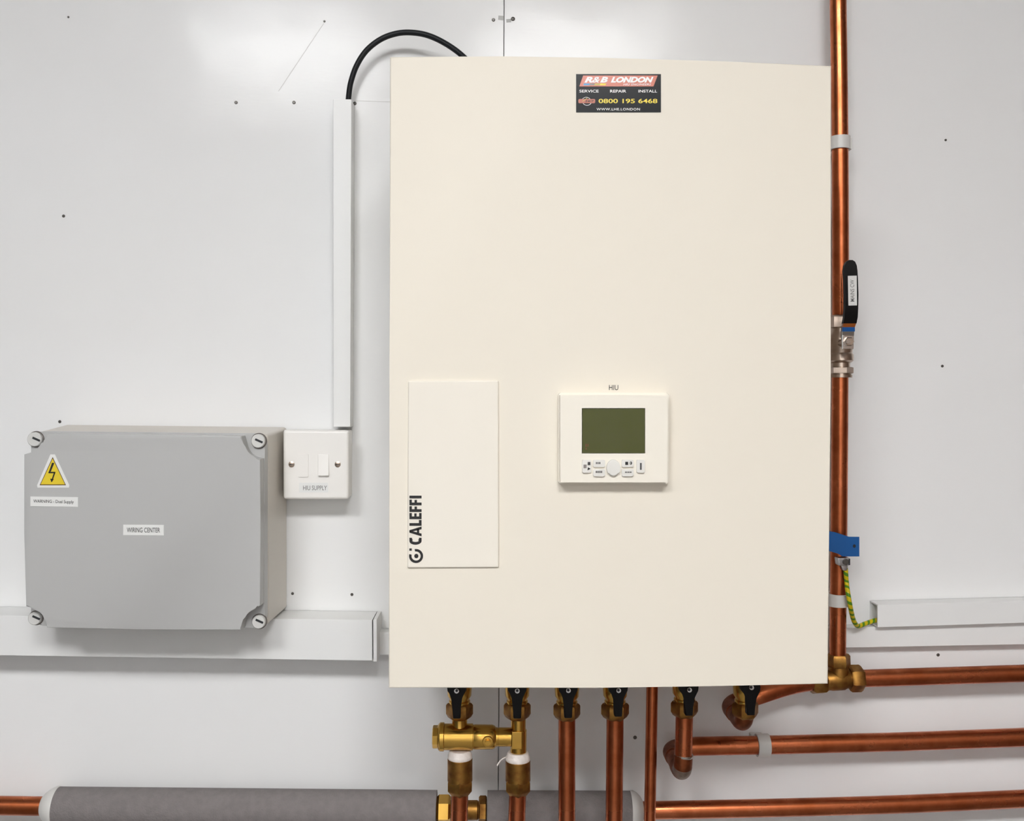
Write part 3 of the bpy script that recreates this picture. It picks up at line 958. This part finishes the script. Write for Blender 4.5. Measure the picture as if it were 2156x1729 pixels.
t = thing('tee_fitting', 'brass tee between the two foam sleeves, behind the left pipe', 'pipe fitting', P(970, 1735, WD))
a, b = P(921, 1706, WD), P(1022, 1706, WD)
obj('tee_body', G().lathe(a, b, [(0, 18 * u), (24 * u, 18 * u), (28 * u, 20 * u), (84 * u, 20 * u), (86 * u, 18 * u), (101 * u, 18 * u)], 24), M['brass_old'], t)
a, b = P(919.5, 1706, WD), P(949, 1706, WD)
obj('nut', nut(G(), a, b, (b - a).length, 31 * u, 6, math.radians(14)), M['brass'], t)
a, b = P(1008, 1706, WD), P(1025, 1706, WD)
obj('nut', nut(G(), a, b, (b - a).length, 29 * u, 6, math.radians(14), 0.9), M['brass_old'], t)


# ------------------------------------------------------------------ white pipe clips
def clip(label, px, py, along, length, rpx, foot):
    """Saddle clip: a C of plastic round the pipe, a neck and a foot on the wall."""
    u_ = U(WD)
    c = P(px, py, WD)
    t = thing('pipe_clip', label, 'pipe clip', Vector((c.x, -0.0005, c.z)), 'white pipe clips')
    r0, r1 = rpx * u_ + 0.0002, rpx * u_ + 0.0024
    hl = length * u_ / 2
    g = G()
    n = 28
    vs, fs = [], []
    for e_ in (-1, 1):
        for r in (r0, r1):
            for k in range(n):
                q = math.radians(-160 + 320 * k / (n - 1))
                a_, b_ = r * math.cos(q), r * math.sin(q)
                if along == 'z':
                    vs.append(c + Vector((b_, -a_, e_ * hl)))
                else:
                    vs.append(c + Vector((e_ * hl, -a_, b_)))
    def I(e_, r, k):
        return (e_ * 2 + r) * n + k
    for k in range(n - 1):
        fs += [(I(0, 1, k), I(0, 1, k + 1), I(1, 1, k + 1), I(1, 1, k)), (I(0, 0, k), I(1, 0, k), I(1, 0, k + 1), I(0, 0, k + 1)),
               (I(0, 0, k), I(0, 0, k + 1), I(0, 1, k + 1), I(0, 1, k)), (I(1, 0, k), I(1, 1, k), I(1, 1, k + 1), I(1, 0, k + 1))]
    for k in (0, n - 1):
        fs.append((I(0, 0, k), I(0, 1, k), I(1, 1, k), I(1, 0, k)))
    g.add(vs, fs)
    obj('ring', g, M['clip'], t)
    hw = rpx * u_ * 0.4
    if along == 'z':
        lo, hi = (c.x - hw, -WD + r0 * 0.98, c.z - hl), (c.x + hw, -0.0006, c.z + hl)
    else:
        lo, hi = (c.x - hl, -WD + r0 * 0.98, c.z - hw), (c.x + hl, -0.0006, c.z + hw)
    obj('foot', G().box(lo, hi, 0.0008), M['clip'], t)
    if foot:
        ft = [P(x, y, 0.040) for x, y in foot]
        obj('latch', G().prism(ft, [Vector((p.x, -0.026, p.z)) for p in ft], 0.0008, 2), M['clip'], t)
    return t


clip('white plastic clip on the upright pipe, above the lever valve', 1768.5, 302, 'z', 27, 17.3, [(1781, 289), (1794.5, 290), (1794.5, 314), (1781, 315)])
clip('white plastic clip on the upright pipe, below the blue tag', 1764.6, 1263, 'z', 26, 17.3, None)
clip('white plastic clip on the middle horizontal pipe at right', 1605.5, 1569.3, 'x', 26, 19.6, None)

# ------------------------------------------------------------------ lever ball valve on the upright pipe
u = U(WD)
t = thing('lever_valve', 'nickel-plated ball valve with long black lever and paper label', 'valve', P(1769, 795, WD))
a, b = P(1769, 795.5, WD), P(1769.5, 663, WD)
H = (b - a).length
g = G()
s = H / 132.5
g.lathe(a, b, [(0, 18.4 * s), (0.5 * s, 24.5 * s), (6 * s, 24.5 * s), (7 * s, 22 * s), (9 * s, 22 * s)], 24)
g.lathe(a, b, [(22 * s, 20 * s), (31 * s, 20 * s), (33 * s, 24 * s), (36 * s, 27 * s), (48 * s, 27 * s), (52 * s, 24 * s), (57 * s, 25 * s), (72 * s, 26.5 * s),
               (86 * s, 25 * s), (94 * s, 20 * s), (105 * s, 19.5 * s)], 28)
obj('body', g, M['nickel'], t)
g = G().lathe(a, b, [(8 * s, 22 * s), (9.5 * s, 26.5 * s), (21 * s, 26.5 * s), (22.5 * s, 23 * s)], 6, math.radians(10))
obj('nut', g, M['nickel'], t)
g = G().lathe(a, b, [(104 * s, 22 * s), (106 * s, 25 * s), (127 * s, 25 * s), (130 * s, 23 * s), (132.5 * s, 18.5 * s)], 6, math.radians(10))
obj('nut', g, M['nickel'], t)
c = P(1785.5, 720, 0.072)
obj('stem', G().lathe(Vector((c.x, -WD - 0.004, c.z)), c, [(0, 8 * u), (c.y * -1 - WD - 0.004, 8 * u)], 18), M['nickel'], t)
lv = obj('lever_plate', G().px([(1773.5, 706), (1798, 706), (1797.5, 735), (1774, 735)], 0.0735, 0.071, 0.0005, 2), M['chrome'], t)
p = P(1786, 719.5, 0.0735)
obj('lever_nut', G().lathe(p, p + Vector((0, -1, 0)), [(-0.0005, 10 * u), (0.004, 10 * u), (0.005, 8 * u)], 6), M['nickel'], t)
p = P(1785.5, 719.5, 0.0785)
obj('stem_end', G().lathe(p, p + Vector((0, -1, 0)), [(-0.001, 5 * u), (0.0015, 4.4 * u)], 12), M['chrome'], t)


def bandp(name, rows, d1s, th, m, label=None):
    """Flat lever strip swept through rows (x0, x1, y) with front depth per row."""
    fr, bk = [], []
    for (x0, x1, y), d1 in zip(rows, d1s):
        a_, b_ = P(x0, y, d1), P(x1, y, d1)
        fr.append((a_, b_))
        bk.append((Vector((a_.x, -d1 + th, a_.z)), Vector((b_.x, -d1 + th, b_.z))))
    vs, fs = [], []
    for f_, b_ in zip(fr, bk):
        vs += [f_[0], f_[1], b_[1], b_[0]]
    for i in range(len(rows) - 1):
        o, q_ = i * 4, i * 4 + 4
        for k in range(4):
            j = (k + 1) % 4
            fs.append((o + k, o + j, q_ + j, q_ + k))
    e_ = (len(rows) - 1) * 4
    fs += [(3, 2, 1, 0), (e_, e_ + 1, e_ + 2, e_ + 3)]
    g_ = G()
    g_.add(vs, fs)
    return obj(name, g_, m, t, label=label)


bandp('lever_neck', [(1774, 1798, 707), (1773.5, 1799, 696)], [0.0735, 0.076], 0.002, M['chrome'])
bandp('lever_strip', [(1774, 1800, 698), (1774.5, 1800, 689)], [0.0765, 0.0785], 0.003, M['blue_band'], 'blue band')
bandp('lever_strip', [(1774.5, 1800, 689), (1776, 1803, 680)], [0.0785, 0.081], 0.0035, M['band'], 'orange-brown painted reflection')  # reflection of the copper, built as a coloured strip
grip = [(1775.5, 1803.5, 681), (1778, 1806, 668), (1779.5, 1807, 650), (1779.5, 1807.5, 620), (1778.5, 1806.5, 590), (1777, 1805.5, 570),
        (1778.5, 1804, 559), (1782.5, 1800.5, 551), (1788, 1795, 547.5)]
hd = bandp('grip', grip, [0.081, 0.0845, 0.088, 0.089, 0.089, 0.089, 0.0885, 0.088, 0.087], 0.006, M['black'])
lb = obj('name_label', G().px([(1785.3, 581), (1803.8, 580.5), (1804.4, 643), (1786.5, 643.5)], 0.0896, 0.0885), M['label'], t)
text('lettering', 'MAINS CW', [(1790.5, 635), (1790, 589), (1798.2, 589), (1799, 635)], 0.0897, M['print_grey'], lb, bold=0.004)

# ------------------------------------------------------------------ earth clamp, tag and wire
t = thing('earth_clamp', 'earth clamp with blue metal tag on the upright pipe', 'pipe clamp', P(1772, 1195, WD))
a, b = P(1767.3, 1140, WD), P(1767.1, 1158, WD)
g = G().lathe(a, b, [(0, 17.3 * u), (0, 18.6 * u), ((b - a).length, 18.6 * u), ((b - a).length, 17.3 * u)], 26)
obj('band', g, M['zinc'], t)
pl = [(1740, 1118), (1757, 1120.5), (1787, 1130.5), (1809.5, 1130.5), (1809.5, 1172), (1774, 1172), (1765, 1166), (1749, 1161), (1740, 1160)]
tg = obj('tag', G().px(pl, 0.058, 0.0572, 0.0002, 1), M['tag'], t, label='blue tag')
obj('tag_hole', G().px(ellipse(1798.8, 1150, 3.2, 3.6, 12), 0.0583, 0.0575), M['slot'], tg)
g = G().px([(1764, 1175), (1790.5, 1175), (1791, 1191), (1766, 1192)], 0.056, 0.044, 0.0015, 2)
g.px([(1771, 1191), (1786, 1191), (1784, 1202), (1775, 1202)], 0.054, 0.046, 0.001, 2)
tm = obj('terminal', g, M['zinc'], t)
p = P(1780, 1183, 0.056)
s = obj('terminal_screw', G().lathe(p, p + Vector((0, -1, 0)), [(-0.001, 6.5 * u), (0.0015, 6.5 * u), (0.0022, 5 * u)], 16), M['screw'], tm)
obj('terminal_screw', G().px(rect(1787, 1177, 1790, 1190), 0.0564, 0.055), M['slot'], tm)
pts = [(1780, 1196, 0.050), (1781, 1208, 0.050), (1782.5, 1228, 0.048), (1785.5, 1250, 0.0565), (1790, 1276, 0.0555), (1795, 1299, 0.043), (1800, 1312, 0.036), (1807, 1318.5, 0.029),
       (1820, 1314, 0.023), (1836, 1308.5, 0.0165), (1850, 1305.5, 0.014), (1885, 1303, 0.013)]
tag(obj('earth_wire', G().tube(catmull([P(*q) for q in pts], 8), 4.9 * U(0.04), 14), M['earth']),
    'green and yellow earth wire bending from the clamp into the trunking', 'wire')
